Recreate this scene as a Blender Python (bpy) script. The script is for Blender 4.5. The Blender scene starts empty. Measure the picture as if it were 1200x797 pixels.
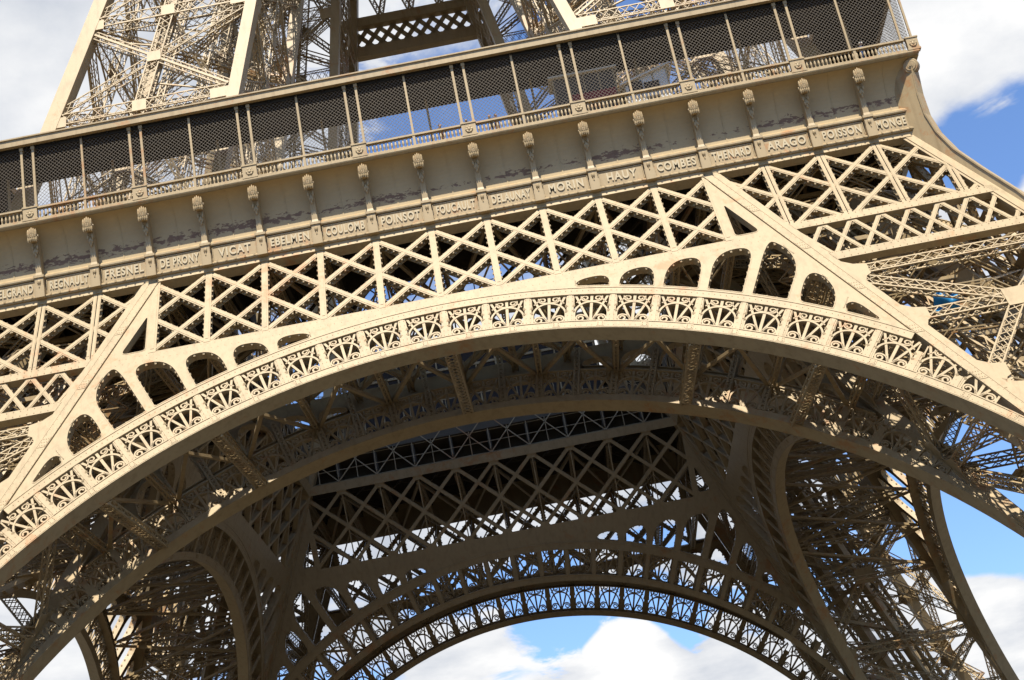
import bpy, math, random
import numpy as np
from mathutils import Matrix, Vector
from mathutils.geometry import delaunay_2d_cdt
random.seed(7)
SC = bpy.context.scene
COL = SC.collection
PI = math.pi

# ------------------------------------------------------------------ camera
cam_d = bpy.data.cameras.new('camera'); cam = bpy.data.objects.new('camera', cam_d); COL.objects.link(cam)
PITCH, ROLL, YAW = 0.401905, 0.192578, 0.002790
cp, sp = math.cos(PITCH), math.sin(PITCH)
Fw = Vector((math.sin(YAW)*cp, math.cos(YAW)*cp, sp)); Rt = Vector((math.cos(YAW), -math.sin(YAW), 0)); Up = Rt.cross(Fw)
cx_ = Rt*math.cos(ROLL)-Up*math.sin(ROLL); cy_ = Rt*math.sin(ROLL)+Up*math.cos(ROLL)
cam.matrix_world = Matrix(((cx_.x, cy_.x, -Fw.x, 3.7306), (cx_.y, cy_.y, -Fw.y, -129.0311), (cx_.z, cy_.z, -Fw.z, 1.6), (0, 0, 0, 1)))
cam_d.sensor_width = 36; cam_d.lens = 1827.22/1200*36; cam_d.clip_start = .5; cam_d.clip_end = 20000
SC.camera = cam

# ------------------------------------------------------------------ sun + sky
SUN_EL, SUN_AZ = math.radians(60), math.radians(1)      # azimuth to the left of the camera's back
sd = Vector((-math.sin(SUN_AZ)*math.cos(SUN_EL), -math.cos(SUN_AZ)*math.cos(SUN_EL), math.sin(SUN_EL)))
sun_d = bpy.data.lights.new('sun', 'SUN'); sun_d.energy = 5.0; sun_d.angle = math.radians(.5); sun_d.color = (1, .925, .79)
sun = bpy.data.objects.new('sun', sun_d); COL.objects.link(sun); sun.location = sd*200
sun.rotation_euler = sd.to_track_quat('Z', 'Y').to_euler()
SC.view_settings.view_transform = 'Standard'; SC.view_settings.look = 'None'
SC.view_settings.exposure = 0.9; SC.view_settings.gamma = 1; SC.view_settings.use_curve_mapping = False

W = bpy.data.worlds.new('World'); SC.world = W; W.use_nodes = True
nt = W.node_tree; nt.nodes.clear()
def N(t, **k):
    n = nt.nodes.new(t)
    for a, b in k.items(): setattr(n, a, b)
    return n
def L(a, b): nt.links.new(a, b)
def mth(op, a, b=None, c=None, clamp=False):
    n = nt.nodes.new('ShaderNodeMath'); n.operation = op; n.use_clamp = clamp
    for i, v in enumerate((a, b, c)):
        if v is None: continue
        if isinstance(v, (int, float)): n.inputs[i].default_value = v
        else: nt.links.new(v, n.inputs[i])
    return n.outputs[0]
sky = N('ShaderNodeTexSky', sky_type='NISHITA'); sky.sun_disc = False
sky.sun_elevation = SUN_EL; sky.sun_rotation = math.atan2(sd.x, sd.y); sky.altitude = 50; sky.dust_density = .5; sky.ozone_density = 3
tc = N('ShaderNodeTexCoord'); sep = N('ShaderNodeSeparateXYZ'); L(tc.outputs['Generated'], sep.inputs[0])
den = mth('ADD', mth('MAXIMUM', sep.outputs[2], 0), .22)
cmb = N('ShaderNodeCombineXYZ'); L(mth('DIVIDE', sep.outputs[0], den), cmb.inputs[0]); L(mth('DIVIDE', sep.outputs[1], den), cmb.inputs[1])
def noise(vec, scale, detail, rough, dist=0, off=(0, 0, 0)):
    mp = N('ShaderNodeMapping'); mp.inputs['Location'].default_value = off; L(vec, mp.inputs[0])
    n = N('ShaderNodeTexNoise'); n.inputs['Scale'].default_value = scale; n.inputs['Detail'].default_value = detail
    n.inputs['Roughness'].default_value = rough; n.inputs['Distortion'].default_value = dist; L(mp.outputs[0], n.inputs[0]); return n.outputs[0]
base = noise(cmb.outputs[0], 1.7, 9, .56, .15, (3.1, 1.4, .3))
wob = mth('MULTIPLY', mth('SUBTRACT', noise(cmb.outputs[0], 4.2, 7, .62, .4, (6.2, 2.2, 4)), .5), 3.2)
# banks of cloud and open gaps, set by compass direction and height above the horizon
def blob(az, el, r, amt):
    a, e = math.radians(az), math.radians(el)
    d = (math.sin(a)*math.cos(e), math.cos(a)*math.cos(e), math.sin(e))
    dp = N('ShaderNodeVectorMath', operation='DOT_PRODUCT'); L(tc.outputs['Generated'], dp.inputs[0]); dp.inputs[1].default_value = d
    c = math.cos(math.radians(r)); return mth('MULTIPLY', mth('MINIMUM', mth('MAXIMUM', mth('ADD', mth('DIVIDE', mth('SUBTRACT', dp.outputs['Value'], c), 1-c), mth('MULTIPLY', wob, mth('GREATER_THAN', dp.outputs['Value'], 2*c-1))), 0), 1), amt)
tot = mth('ADD', mth('MULTIPLY', mth('SUBTRACT', base, .5), 1.5), .52)
CLOUDS = [(180, 50, 75, -.55), (0, 85, 38, -.5), (-17, 36, 13, .30), (-2, 37, 6, .25), (-2.4, 31, 3.2, -.06), (20, 30.5, 5, .34), (20.5, 25.8, 3.4, -.42), (16.5, 25.5, 2, -.2), (21.5, 22.8, 1.6, .34),  # first two: clear sky out of view, added to lessen the fill light
          (15.6, 13.0, 3.6, -.40), (15.2, 9.0, 2.4, .40), (-.4, 13.2, 2.4, -.40), (4, 13.2, 2.6, -.40), (8, 12.9, 2.8, -.34), (-4, 13.8, 2, -.2), (11, 12.2, 2.6, -.2),
          (2.3, 10.4, 2.0, .46), (-4.2, 11.6, 2.6, .30), (4.4, 11.5, 1.2, -.2), (-14, 17, 6, .1), (-18, 12.5, 3, .1), (14.5, 17.5, 3.5, -.12), (8.5, 9.5, 2.0, .2)]
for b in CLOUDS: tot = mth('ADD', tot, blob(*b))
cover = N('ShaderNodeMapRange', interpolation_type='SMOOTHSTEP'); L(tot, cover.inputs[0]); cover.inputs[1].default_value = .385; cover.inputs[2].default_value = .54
shade = noise(cmb.outputs[0], 3.8, 8, .58, 0, (1.3, 1.75, .9))
shr = N('ShaderNodeMapRange'); L(mth('ADD', mth('ADD', shade, mth('MULTIPLY', tot, -.25)), blob(-18, 34, 13, .12)), shr.inputs[0]); shr.inputs[1].default_value = .22; shr.inputs[2].default_value = .5
cr = N('ShaderNodeMix', data_type='RGBA'); cr.inputs[6].default_value = (.54, .54, .54, 1); cr.inputs[7].default_value = (.31, .335, .38, 1); L(shr.outputs[0], cr.inputs[0])
bg1 = N('ShaderNodeBackground'); bg1.inputs[1].default_value = .115
tint = N('ShaderNodeMix', data_type='RGBA', blend_type='MULTIPLY'); tint.inputs[0].default_value = 1; L(sky.outputs[0], tint.inputs[6]); tint.inputs[7].default_value = (.74, .85, 1.02, 1)
L(tint.outputs[2], bg1.inputs[0])
bg2 = N('ShaderNodeBackground'); L(cr.outputs[2], bg2.inputs[0]); bg2.inputs[1].default_value = 1.0
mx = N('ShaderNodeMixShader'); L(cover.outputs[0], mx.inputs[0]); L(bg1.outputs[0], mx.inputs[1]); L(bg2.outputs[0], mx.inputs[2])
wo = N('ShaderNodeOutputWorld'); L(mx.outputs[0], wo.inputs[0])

# ------------------------------------------------------------------ materials
def material(name, col, rough=.55, var=.12, scale=.35, rust=0, bump=.0, metal=0, peel=None, streak=False):
    global nt
    m = bpy.data.materials.new(name); m.use_nodes = True; nt = m.node_tree
    b = nt.nodes['Principled BSDF']; b.inputs['Roughness'].default_value = rough; b.inputs['Specular IOR Level'].default_value = .3; b.inputs['Metallic'].default_value = metal
    tcn = N('ShaderNodeTexCoord'); v = tcn.outputs['Object']
    n1 = noise(v, scale, 6, .6); n2 = noise(v, scale*9, 5, .65, 0, (5, 2, 1))
    f = mth('ADD', mth('MULTIPLY', mth('SUBTRACT', n1, .5), 2.2*var), mth('MULTIPLY', mth('SUBTRACT', n2, .5), 1.6*var))
    hs = N('ShaderNodeMix', data_type='RGBA', blend_type='MULTIPLY'); hs.inputs[0].default_value = 1; hs.inputs[6].default_value = (*col, 1)
    cc = N('ShaderNodeCombineColor'); g = mth('ADD', 1, f)
    for i in range(3): L(g, cc.inputs[i])
    L(cc.outputs[0], hs.inputs[7]); out = hs.outputs[2]
    if streak:                                   # rain streaks running down the metal
        mp = N('ShaderNodeMapping'); mp.inputs['Scale'].default_value = (2.6, 2.6, .16); L(v, mp.inputs[0])
        ns = noise(mp.outputs[0], 1, 5, .6); r = N('ShaderNodeMapRange'); L(ns, r.inputs[0]); r.inputs[1].default_value = .48; r.inputs[2].default_value = .72; r.inputs[4].default_value = .5
        m1 = N('ShaderNodeMix', data_type='RGBA'); L(r.outputs[0], m1.inputs[0]); L(out, m1.inputs[6]); m1.inputs[7].default_value = (col[0]*.6, col[1]*.56, col[2]*.5, 1); out = m1.outputs[2]
    if rust:
        nk = noise(v, 5.5, 6, .7, .2, (1, 8, 3)); r = N('ShaderNodeMapRange'); L(nk, r.inputs[0]); r.inputs[1].default_value = .64; r.inputs[2].default_value = .70; r.inputs[4].default_value = .55
        m1 = N('ShaderNodeMix', data_type='RGBA'); L(r.outputs[0], m1.inputs[0]); L(out, m1.inputs[6]); m1.inputs[7].default_value = (col[0]*.55, col[1]*.47, col[2]*.42, 1); out = m1.outputs[2]
        nr = noise(v, .9, 9, .72, .4, (9, 4, 7)); nb = noise(v, .11, 3, .5, 0, (2, 2, 8))
        r = N('ShaderNodeMapRange'); L(mth('ADD', nr, mth('MULTIPLY', nb, .55)), r.inputs[0]); r.inputs[1].default_value = .93-rust; r.inputs[2].default_value = 1.02-rust*.6; r.inputs[4].default_value = .75
        m1 = N('ShaderNodeMix', data_type='RGBA'); L(r.outputs[0], m1.inputs[0]); L(out, m1.inputs[6]); m1.inputs[7].default_value = (.32, .15, .055, 1); out = m1.outputs[2]
    if peel:                                     # flaked paint above the name panels
        sp_ = N('ShaderNodeSeparateXYZ'); L(v, sp_.inputs[0])
        mp = N('ShaderNodeMapping'); mp.inputs['Scale'].default_value = (.75, 1, 1.7); L(v, mp.inputs[0])
        npz = noise(mp.outputs[0], 2.4, 8, .68, .3, (4, 0, 2)); nl = noise(v, .13, 2, .5, 0, (7, 1, 0))
        zz = mth('ABSOLUTE', mth('DIVIDE', mth('SUBTRACT', sp_.outputs[2], peel[0]), peel[1]))
        q = mth('SUBTRACT', mth('ADD', npz, mth('MULTIPLY', nl, .45)), mth('MULTIPLY', zz, .22))
        r = N('ShaderNodeMapRange'); L(q, r.inputs[0]); r.inputs[1].default_value = .655; r.inputs[2].default_value = .69
        m1 = N('ShaderNodeMix', data_type='RGBA'); L(r.outputs[0], m1.inputs[0]); L(out, m1.inputs[6]); m1.inputs[7].default_value = (.165, .098, .06, 1); out = m1.outputs[2]
    L(out, b.inputs['Base Color'])
    if bump:
        bp = N('ShaderNodeBump'); bp.inputs['Strength'].default_value = bump; bp.inputs['Distance'].default_value = .03; L(n2, bp.inputs['Height']); L(bp.outputs[0], b.inputs['Normal'])
    return m
IRON = material('iron_paint', (.325, .243, .133), .5, .13, .3, rust=.085, bump=.15, streak=True)
COVE = material('cove_paint', (.38, .288, .158), .6, .1, .4, rust=.0, bump=.12, peel=(54.4, .6))
LETTER = material('letter_paint', (.42, .345, .22), .5, .08, 2)
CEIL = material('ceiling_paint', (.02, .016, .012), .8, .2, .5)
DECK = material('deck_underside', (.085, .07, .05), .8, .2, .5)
WIRE = material('net_wire', (.13, .105, .075), .5, .1, 1)
STONE = material('darkened_gravel', (.066, .057, .042), .95, .2, .02)  # unseen ground, toned dark to cut the light bounced up under the tower
def simple(name, col, r=.6, metal=0, var=.1): return material(name, col, r, var, 3, metal=metal)

# ------------------------------------------------------------------ mesh builder
BOXF = np.array([(0, 1, 3, 2), (4, 6, 7, 5), (0, 4, 5, 1), (2, 3, 7, 6), (0, 2, 6, 4), (1, 5, 7, 3)])
CUBE = np.array([(a, b, c) for a in (-1, 1) for b in (-1, 1) for c in (-1, 1)], float)
class MB:
    def __init__(s): s.v = []; s.f = []; s.n = 0
    def add(s, v, f):
        v = np.asarray(v, float); s.v.append(v); s.f.append([tuple(int(i)+s.n for i in q) for q in f]); s.n += len(v)
    def box(s, c, h, ax=None):
        p = CUBE*np.asarray(h, float)
        if ax is not None: p = p@np.asarray(ax, float)
        s.add(p+np.asarray(c, float), BOXF)
    def bar(s, a, b, w, h, up=(0, 0, 1), lift=0):
        """straight bar a->b; w across, h along 'up' (made square to the bar)"""
        a = np.asarray(a, float); b = np.asarray(b, float); d = b-a; l = np.linalg.norm(d)
        if l < 1e-4: return
        d /= l; u = np.asarray(up, float); u = u-d*(u@d); nu = np.linalg.norm(u)
        if nu < 1e-3: u = np.array((1., .3, 0)); u = u-d*(u@d); nu = np.linalg.norm(u)
        u /= nu; x = np.cross(d, u)
        s.box((a+b)/2+u*lift, (w/2, l/2, h/2), (x, d, u))
    def loft(s, rings, closed=True, cap=True):
        n = len(rings[0]); v = np.concatenate([np.asarray(r, float) for r in rings]); f = []
        for i in range(len(rings)-1):
            for j in range(n if closed else n-1):
                k = (j+1) % n; f.append((i*n+j, i*n+k, (i+1)*n+k, (i+1)*n+j))
        if cap and closed: f.append(tuple(range(n))[::-1]); f.append(tuple((len(rings)-1)*n+j for j in range(n)))
        s.add(v, f)
    def build(s, name, m, parent=None, smooth=False):
        me = bpy.data.meshes.new(name)
        v = np.concatenate(s.v) if s.v else np.zeros((0, 3)); f = [q for l in s.f for q in l]
        me.from_pydata(v.tolist(), [], f); me.update()
        me.materials.append(m)
        if smooth: me.polygons.foreach_set('use_smooth', [True]*len(f))
        o = bpy.data.objects.new(name, me); COL.objects.link(o)
        if parent: o.parent = parent
        return o
def merge(*mbs):
    r = MB()
    for m in mbs:
        for v, f in zip(m.v, m.f): pass
        off = r.n
        for v in m.v: r.v.append(v)
        for f in m.f: r.f.append([tuple(i+off for i in q) for q in f])
        r.n += m.n
    return r
def part(name, parent, label=None, m=None):
    """a part that only gathers sub-parts"""
    o = bpy.data.objects.new(name, None); COL.objects.link(o); o.parent = parent
    if label: o['label'] = label
    return o
def copy_tree(o, parent):
    c = o.copy(); COL.objects.link(c); c.parent = parent
    for ch in [x for x in o.children]: copy_tree(ch, c)
    return c
def around(o, parent, angles=(90, 180, 270), labels=None):
    r = [o]
    for i, a in enumerate(angles):
        c = copy_tree(o, parent); c.rotation_euler.z = math.radians(a)
        if 'label' in c.keys(): del c['label']
        if labels: c['label'] = labels[i]
        r.append(c)
    return r
def tag(o, label=None, cat=None, group=None, kind=None):
    for k, v in (('label', label), ('category', cat), ('group', group), ('kind', kind)):
        if v: o[k] = v
    return o

# ------------------------------------------------------------------ the tower's own measures (metres)
K = .49; SL = math.sqrt(1+K*K); YT = 59.131; TH = 14.9
S = 3.87                                         # bay
def Y(z): return YT-K*z                          # outer face
def XI(z): return YT-K*z-TH                      # inner chord of a pier
NRM = np.array((0, -1/SL, K/SL))
ZC = .8                                          # arch centre height
def face(off=0, flip=1):
    """map (u, z, n): a point on a sloping face of the front side, n metres proud of it"""
    def m(u, z, n=0): return np.array((u, -(YT-K*z-off), z))+NRM*(n*flip)
    return m
OUT = face(); INN = face(TH, -1)
def mirror(m): 
    def r(u, z, n=0):
        p = m(u, z, n); return np.array((-p[1], -p[0], p[2]))
    return r
def strip(mb, pts, w, n0, n1, mp, closed=False):
    """flat ribbon along 2-D points (u, z) with width w, from n0 to n1 proud of the face"""
    p = np.asarray(pts, float); t = np.gradient(p, axis=0) if not closed else np.roll(p, -1, 0)-np.roll(p, 1, 0)
    t /= np.maximum(np.linalg.norm(t, axis=1, keepdims=True), 1e-9); q = np.stack([-t[:, 1], t[:, 0]], 1)*w/2
    rings = [[mp(*(a+b), n0), mp(*(a-b), n0), mp(*(a-b), n1), mp(*(a+b), n1)] for a, b in zip(p, q)]
    if closed: rings.append(rings[0])
    mb.loft(rings, True, not closed)
def ring(mb, r0, r1, t0, t1, n0, n1, mp, seg=64):
    rs = []
    for i in range(seg+1):
        t = t0+(t1-t0)*i/seg; s_, c_ = math.sin(t), math.cos(t)
        rs.append([mp(r0*s_, ZC+r0*c_, n0), mp(r1*s_, ZC+r1*c_, n0), mp(r1*s_, ZC+r1*c_, n1), mp(r0*s_, ZC+r0*c_, n1)])
    mb.loft(rs)
def inside(p, poly):
    x, y = p; c = False; j = len(poly)-1
    for i in range(len(poly)):
        xi, yi = poly[i]; xj, yj = poly[j]
        if (yi > y) != (yj > y) and x < (xj-xi)*(y-yi)/(yj-yi)+xi: c = not c
        j = i
    return c
def plate(mb, outer, holes, n0, n1, mp):
    loops = [outer]+list(holes); co = []; ed = []
    for lp in loops:
        b = len(co); co += [Vector(p) for p in lp]; ed += [(b+i, b+(i+1) % len(lp)) for i in range(len(lp))]
    V, E, F, *_ = delaunay_2d_cdt(co, ed, [], 0, 1e-6)
    tri = []
    for f in F:
        c = sum((V[i] for i in f), Vector((0, 0)))/len(f)
        if inside(c, outer) and not any(inside(c, h) for h in holes): tri.append(tuple(f))
    P = [mp(v.x, v.y, n1) for v in V]; Q = [mp(v.x, v.y, n0) for v in V]
    mb.add(P, tri); mb.add(Q, [t[::-1] for t in tri])
    for lp in loops:
        mb.loft([[mp(x, z, n0) for x, z in lp], [mp(x, z, n1) for x, z in lp]], True, False)
def clip(poly, a, b, c):                         # keep a*u + b*z <= c
    out = []
    for i in range(len(poly)):
        p, q = poly[i], poly[(i+1) % len(poly)]; fp = a*p[0]+b*p[1]-c; fq = a*q[0]+b*q[1]-c
        if fp <= 0: out.append(p)
        if fp*fq < 0: t = fp/(fp-fq); out.append((p[0]+(q[0]-p[0])*t, p[1]+(q[1]-p[1])*t))
    return out
def rounded(poly, r, seg=6, arch=False):
    p = [np.array(q, float) for q in poly]; p = [q for i, q in enumerate(p) if np.linalg.norm(q-p[i-1]) > .02]
    out = []; n = len(p)
    for i in range(n):
        a, b, c = p[i-1], p[i], p[(i+1) % n]; u, v = a-b, c-b; lu, lv = np.linalg.norm(u), np.linalg.norm(v); u /= lu; v /= lv
        ang = math.acos(max(-1, min(1, float(u@v))))
        if ang > 2.9: out.append(tuple(b)); continue
        d = min(r/math.tan(ang/2), .47*lu, .47*lv); d0 = d1 = d
        if arch:
            mid = np.mean(p, 0)
            if b[1] < mid[1] and not (a[1] > mid[1] and c[1] > mid[1]): d0 = d1 = min(.12, d)
            else: d0, d1 = min(1.25*r, (.85 if abs(u[1]) > .5 else .48)*lu), min(1.25*r, (.85 if abs(v[1]) > .5 else .48)*lv)
        s0, s1 = b+u*d0, b+v*d1
        for k in range(seg+1):
            t = k/seg; out.append(tuple((1-t)**2*s0+2*t*(1-t)*b+t*t*s1))
    return out
def rivets_along(mb, pts, step, mp, n, sz=.055, closed=False):
    p = [np.array(q, float) for q in pts]; p = p+[p[0]] if closed else p; acc = step/2
    for a, b in zip(p[:-1], p[1:]):
        l = np.linalg.norm(b-a)
        if l < 1e-6: continue
        while acc < l:
            q = a+(b-a)*acc/l; mb.box(mp(q[0], q[1], n), (sz, sz, sz)); acc += step
        acc -= l
def member(mb, a, b, w, mp, n=0, depth=.5, riv=.5):
    """riveted lattice bar: face plate, web behind it, back plate and rivet heads on the web"""
    a = np.array(a, float); b = np.array(b, float); d = b-a; l = np.linalg.norm(d); d /= l; q = np.array((-d[1], d[0]))
    strip(mb, [a, b], w, n-.05, n, mp); strip(mb, [a+d*.3, b-d*.3], w*.5, n-.01, n+.022, mp); strip(mb, [a, b], w-.14, n-depth, n-.05, mp); strip(mb, [a, b], w, n-depth-.05, n-depth, mp)
    if riv:
        k = int(l/riv)
        for i in range(k):
            c = a+d*(i+.5)*l/k
            for s_ in (-1, 1):
                e = c+q*s_*(w/2+.02); mb.box(mp(e[0], e[1], n-.12), (.065, .065, .065))
                e = c+d*l/k/2+q*s_*(w/2-.02); mb.box(mp(e[0], e[1], n-.36), (.06, .06, .06))
def laced(mb, a, b, w, d, up, pitch=None, t=.10, lt=.06, sides=True):
    """open box beam of four angle bars tied by crossed lacing; w across, d along 'up'"""
    a = np.asarray(a, float); b = np.asarray(b, float); dd = b-a; l = np.linalg.norm(dd); dd /= l
    u = np.asarray(up, float); u = u-dd*(u@dd); u /= np.linalg.norm(u); x = np.cross(dd, u)
    for sx in (-1, 1):
        for su in (-1, 1):
            o = x*sx*(w/2-t/2)+u*su*(d/2-t/2); mb.bar(a+o, b+o, t, t, u)
    pitch = pitch or w; k = max(2, int(round(l/pitch)))
    for i in range(k):
        p, q = a+dd*l*i/k, a+dd*l*(i+1)/k
        for su in (-1, 1):
            o = u*su*(d/2-.02); e = x*(w/2-t/2)
            mb.bar(p+o+e, q+o-e, lt, .03, u); mb.bar(p+o-e, q+o+e, lt, .03, u)
        if sides:
            for sx in (-1, 1):
                o = x*sx*(w/2-.02); e = u*(d/2-t/2)*(1 if i % 2 else -1); mb.bar(p+o+e, q+o-e, lt, .03, x)
def column(corner, w, z0, z1, seg=1):
    """square box column lofted up a sloping corner; corner(z) -> (x, y), w=(wx, wy) signed towards the inside"""
    mb = MB(); rs = []
    for i in range(seg+1):
        z = z0+(z1-z0)*i/seg; x, y = corner(z); wx, wy = w
        rs.append([(x, y, z), (x+wx, y, z), (x+wx, y+wy, z), (x, y+wy, z)])
    mb.loft(rs); return mb

# ------------------------------------------------------------------ setting: ground
g = MB(); R_ = 6000; g.add([(-R_, -R_, 0), (R_, -R_, 0), (R_, R_, 0), (-R_, R_, 0)], [(0, 1, 2, 3)])
tag(g.build('ground', STONE), kind='structure')

# ------------------------------------------------------------------ the tower
tower = bpy.data.objects.new('lattice_tower', None); COL.objects.link(tower)
tag(tower, 'tan painted iron lattice tower with great arches, riveted girders and a lettered gallery', 'tower')
DT = math.radians(3.71)

def fan_mb(n, mp, back=0):
    """one panel of the arch's openwork: half wheel with spokes and four scrolls, between column n and n+1"""
    mb = MB(); tm = (n+.5)*DT
    def q(a, r, nn=0):                           # a metres round the arch, r metres above the lower band
        R = 40.05+r; t = tm+a*1.06/41.2; return mp(R*math.sin(t), ZC+R*math.cos(t), nn-back)
    def rib(pts, w=.11, n0=-.16, n1=-.03): strip(mb, pts, w, n0, n1, q)
    arc = [(-1.0, .02), (-1.0, .35)]+[(-math.cos(t)*1.0, .72+1.02*math.sin(t)) for t in np.linspace(0, PI, 19)]+[(1.0, .35), (1.0, .02)]
    rib(arc, .12, -.2, 0)
    rib([(0, .0), (0, 1.2), (0, 2.4)], .17)
    def curl(c, r, a0, a1, lead, w):
        pts = list(lead)+[(c[0]+r*(1-.68*k/22)*math.cos(a0+(a1-a0)*k/22), c[1]+r*(1-.68*k/22)*math.sin(a0+(a1-a0)*k/22)) for k in range(23)]
        for s_ in (-1, 1): rib([(s_*x, y) for x, y in pts], w)
    for s_ in (-1, 1):
        rib([(.05*s_, .02), (.5*s_, 1.15), (.97*s_, 2.4)], .14)
        mb.box(q(1.03*s_, .95, .0), (.07, .07, .07)); mb.box(q(1.03*s_, 1.4, .0), (.07, .07, .07))
    curl((.64, .36), .30, PI/2+.5, PI/2-8.2, [(.06, .02), (.2, .36), (.34, .56)], .10)
    curl((.38, 2.08), .25, -PI/2-.3, -PI/2+8.0, [(.04, 1.78), (.14, 1.84)], .09)
    rib([(-.62, 2.34), (-.62, 2.05), (-.74, 1.84), (-.9, 1.72)], .08); rib([(.62, 2.34), (.62, 2.05), (.74, 1.84), (.9, 1.72)], .08)
    rib([(-.99, 1.3), (-1.05, 1.7), (-1.06, 2.3)], .08); rib([(.99, 1.3), (1.05, 1.7), (1.06, 2.3)], .08)
    return mb
TMAX = math.radians(39.7); TLOW = math.radians(80)
def arch_band_mb(mp):
    mb = MB()
    ring(mb, 39.55, 40.05, -TLOW, TLOW, -.12, .08, mp, 110)               # lower face band
    ring(mb, 39.50, 39.62, -TLOW, TLOW, -1.02, .06, mp, 110)              # soffit plate
    ring(mb, 39.62, 40.05, -TLOW, TLOW, -1.02, -.94, mp, 110)            # back rim
    ring(mb, 40.01, 40.09, -TLOW, TLOW, -.14, .12, mp, 110)               # bead
    for n in range(-19, 20):                                              # butt straps with rivets
        t = (n+.5)*DT*1.07; ring(mb, 39.62, 40.0, t-.006, t+.006, .08, .1, mp, 2)
        for dt in (-.0035, .0035):
            for R in (39.72, 39.88): mb.box(mp(R*math.sin(t+dt), ZC+R*math.cos(t+dt), .1), (.028, .028, .028))
    for n in range(-150, 151):
        t = n*.0085; mb.box(mp(39.68*math.sin(t), ZC+39.68*math.cos(t), .08), (.02, .02, .02))
    return mb
def arch_flange_mb(mp):
    mb = MB()
    ring(mb, 42.45, 42.98, -TMAX, TMAX, -.2, .05, mp, 80)
    ring(mb, 42.38, 42.46, -TMAX, TMAX, -1.0, .085, mp, 80)
    ring(mb, 42.95, 43.03, -TMAX, TMAX, -.5, .085, mp, 80)
    for n in range(-80, 81):
        t = n*.0085; mb.box(mp(42.72*math.sin(t), ZC+42.72*math.cos(t), .05), (.026, .026, .026))
    return mb
def arch_columns_mb(mp, back):
    mb = MB()
    for n in range(-12, 13):
        t = n*DT; c = np.array((math.sin(t), math.cos(t))); a, b = c*40.02, c*(42.5 if abs(n) < 11 else 41.7 if abs(n) == 11 else 41.0)
        strip(mb, [(a[0], a[1]+ZC), (b[0], b[1]+ZC)], .44, -.12, .02, mp)
        strip(mb, [(a[0], a[1]+ZC), (b[0], b[1]+ZC)], .24, .0, .045, mp)
        if back == 'inner':
            strip(mb, [(a[0], a[1]+ZC), (b[0], b[1]+ZC)], .42, -.9, -.72, mp)
            e_ = c*44.6
            if abs(n) < 9: laced(mb, mp(a[0], a[1]+ZC, -1.0), mp(e_[0], e_[1]+ZC, -.95), .46, .12, NRM, .42, .10, .09, False)
        tan = np.array((c[1], -c[0]))
        for s_ in (-1, 1): rivets_along(mb, [a+tan*s_*.13+(0, ZC), b+tan*s_*.13+(0, ZC)], .4, mp, .035, .02)
    return mb
def spandrel_mb(mp, top=44.55):
    mb = MB(); e = .22
    arc = [(42.9*math.sin(t), ZC+42.9*math.cos(t)) for t in np.linspace(TMAX, -TMAX, 90)]
    arc = [p for p in arc if abs(p[0]) < XI(p[1])-e]
    zb = arc[0][1]; 
    outer = [(-(XI(top)-e), top), (XI(top)-e, top), (XI(zb)-e, zb)]+arc[1:-1]+[(-(XI(zb)-e), zb)]
    holes = []
    for n in range(3, 11):
        d = .30/45; t0, t1 = n*DT+d, (n+1)*DT-d
        poly = [(R*math.sin(t), ZC+R*math.cos(t)) for R, ts in ((43.2, np.linspace(t0, t1, 6)), (60, [t1, t0])) for t in ts]
        poly = clip(poly, 0, 1, 43.72); poly = clip(poly, 1, K, YT-TH-.85)
        if len(poly) < 3: continue
        ar = abs(sum(poly[i-1][0]*poly[i][1]-poly[i][0]*poly[i-1][1] for i in range(len(poly))))/2
        if ar < .35: continue
        holes.append(rounded(poly, 1.3, 8, True))
    holes = holes+[[(-x, z) for x, z in h][::-1] for h in holes]
    plate(mb, outer, holes, -.12, 0, mp)
    for h in holes:
        c = np.mean(h, 0); inner = [tuple(c+(np.array(p)-c)*.965) for p in h]
        rivets_along(mb, inner, .62, mp, -.12, .07, True)
        loop = [tuple(p) for p in h]
        strip(mb, loop, .06, -.55, .02, mp, True)                         # hole rim
    for s_ in (-1, 1):                                                     # end gusset beside the girder with its three cornered opening
        tri = [(19.35, top), (XI(top)-e, top), (XI(50.9)-e, 50.9), (19.35, 50.9)] if XI(50.9)-e > 19.35 else [(19.0, top), (XI(top)-e, top), (XI(51.15)-e, 51.15), (19.0, 51.15)]
        hole = rounded([(19.55, top+.3), (21.25-(top-44.55)*.5, top+.3), (19.68, 47.9), (19.55, 47.9)], .3)
        if s_ < 0: tri = [(-x, z) for x, z in tri][::-1]; hole = [(-x, z) for x, z in hole][::-1]
        plate(mb, tri, [hole], -.12, 0, mp); strip(mb, hole, .06, -.5, .02, mp, True)
    rivets_along(mb, [(-XI(44.4)+1, 44.4), (XI(44.4)-1, 44.4)], .45, mp, .0, .018)
    rivets_along(mb, [(-XI(43.95)+1, 43.95), (XI(43.95)-1, 43.95)], .45, mp, .0, .018)
    return mb
ZT, ZB = 51.15, 44.55; ZM = (ZT+ZB)/2
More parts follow.
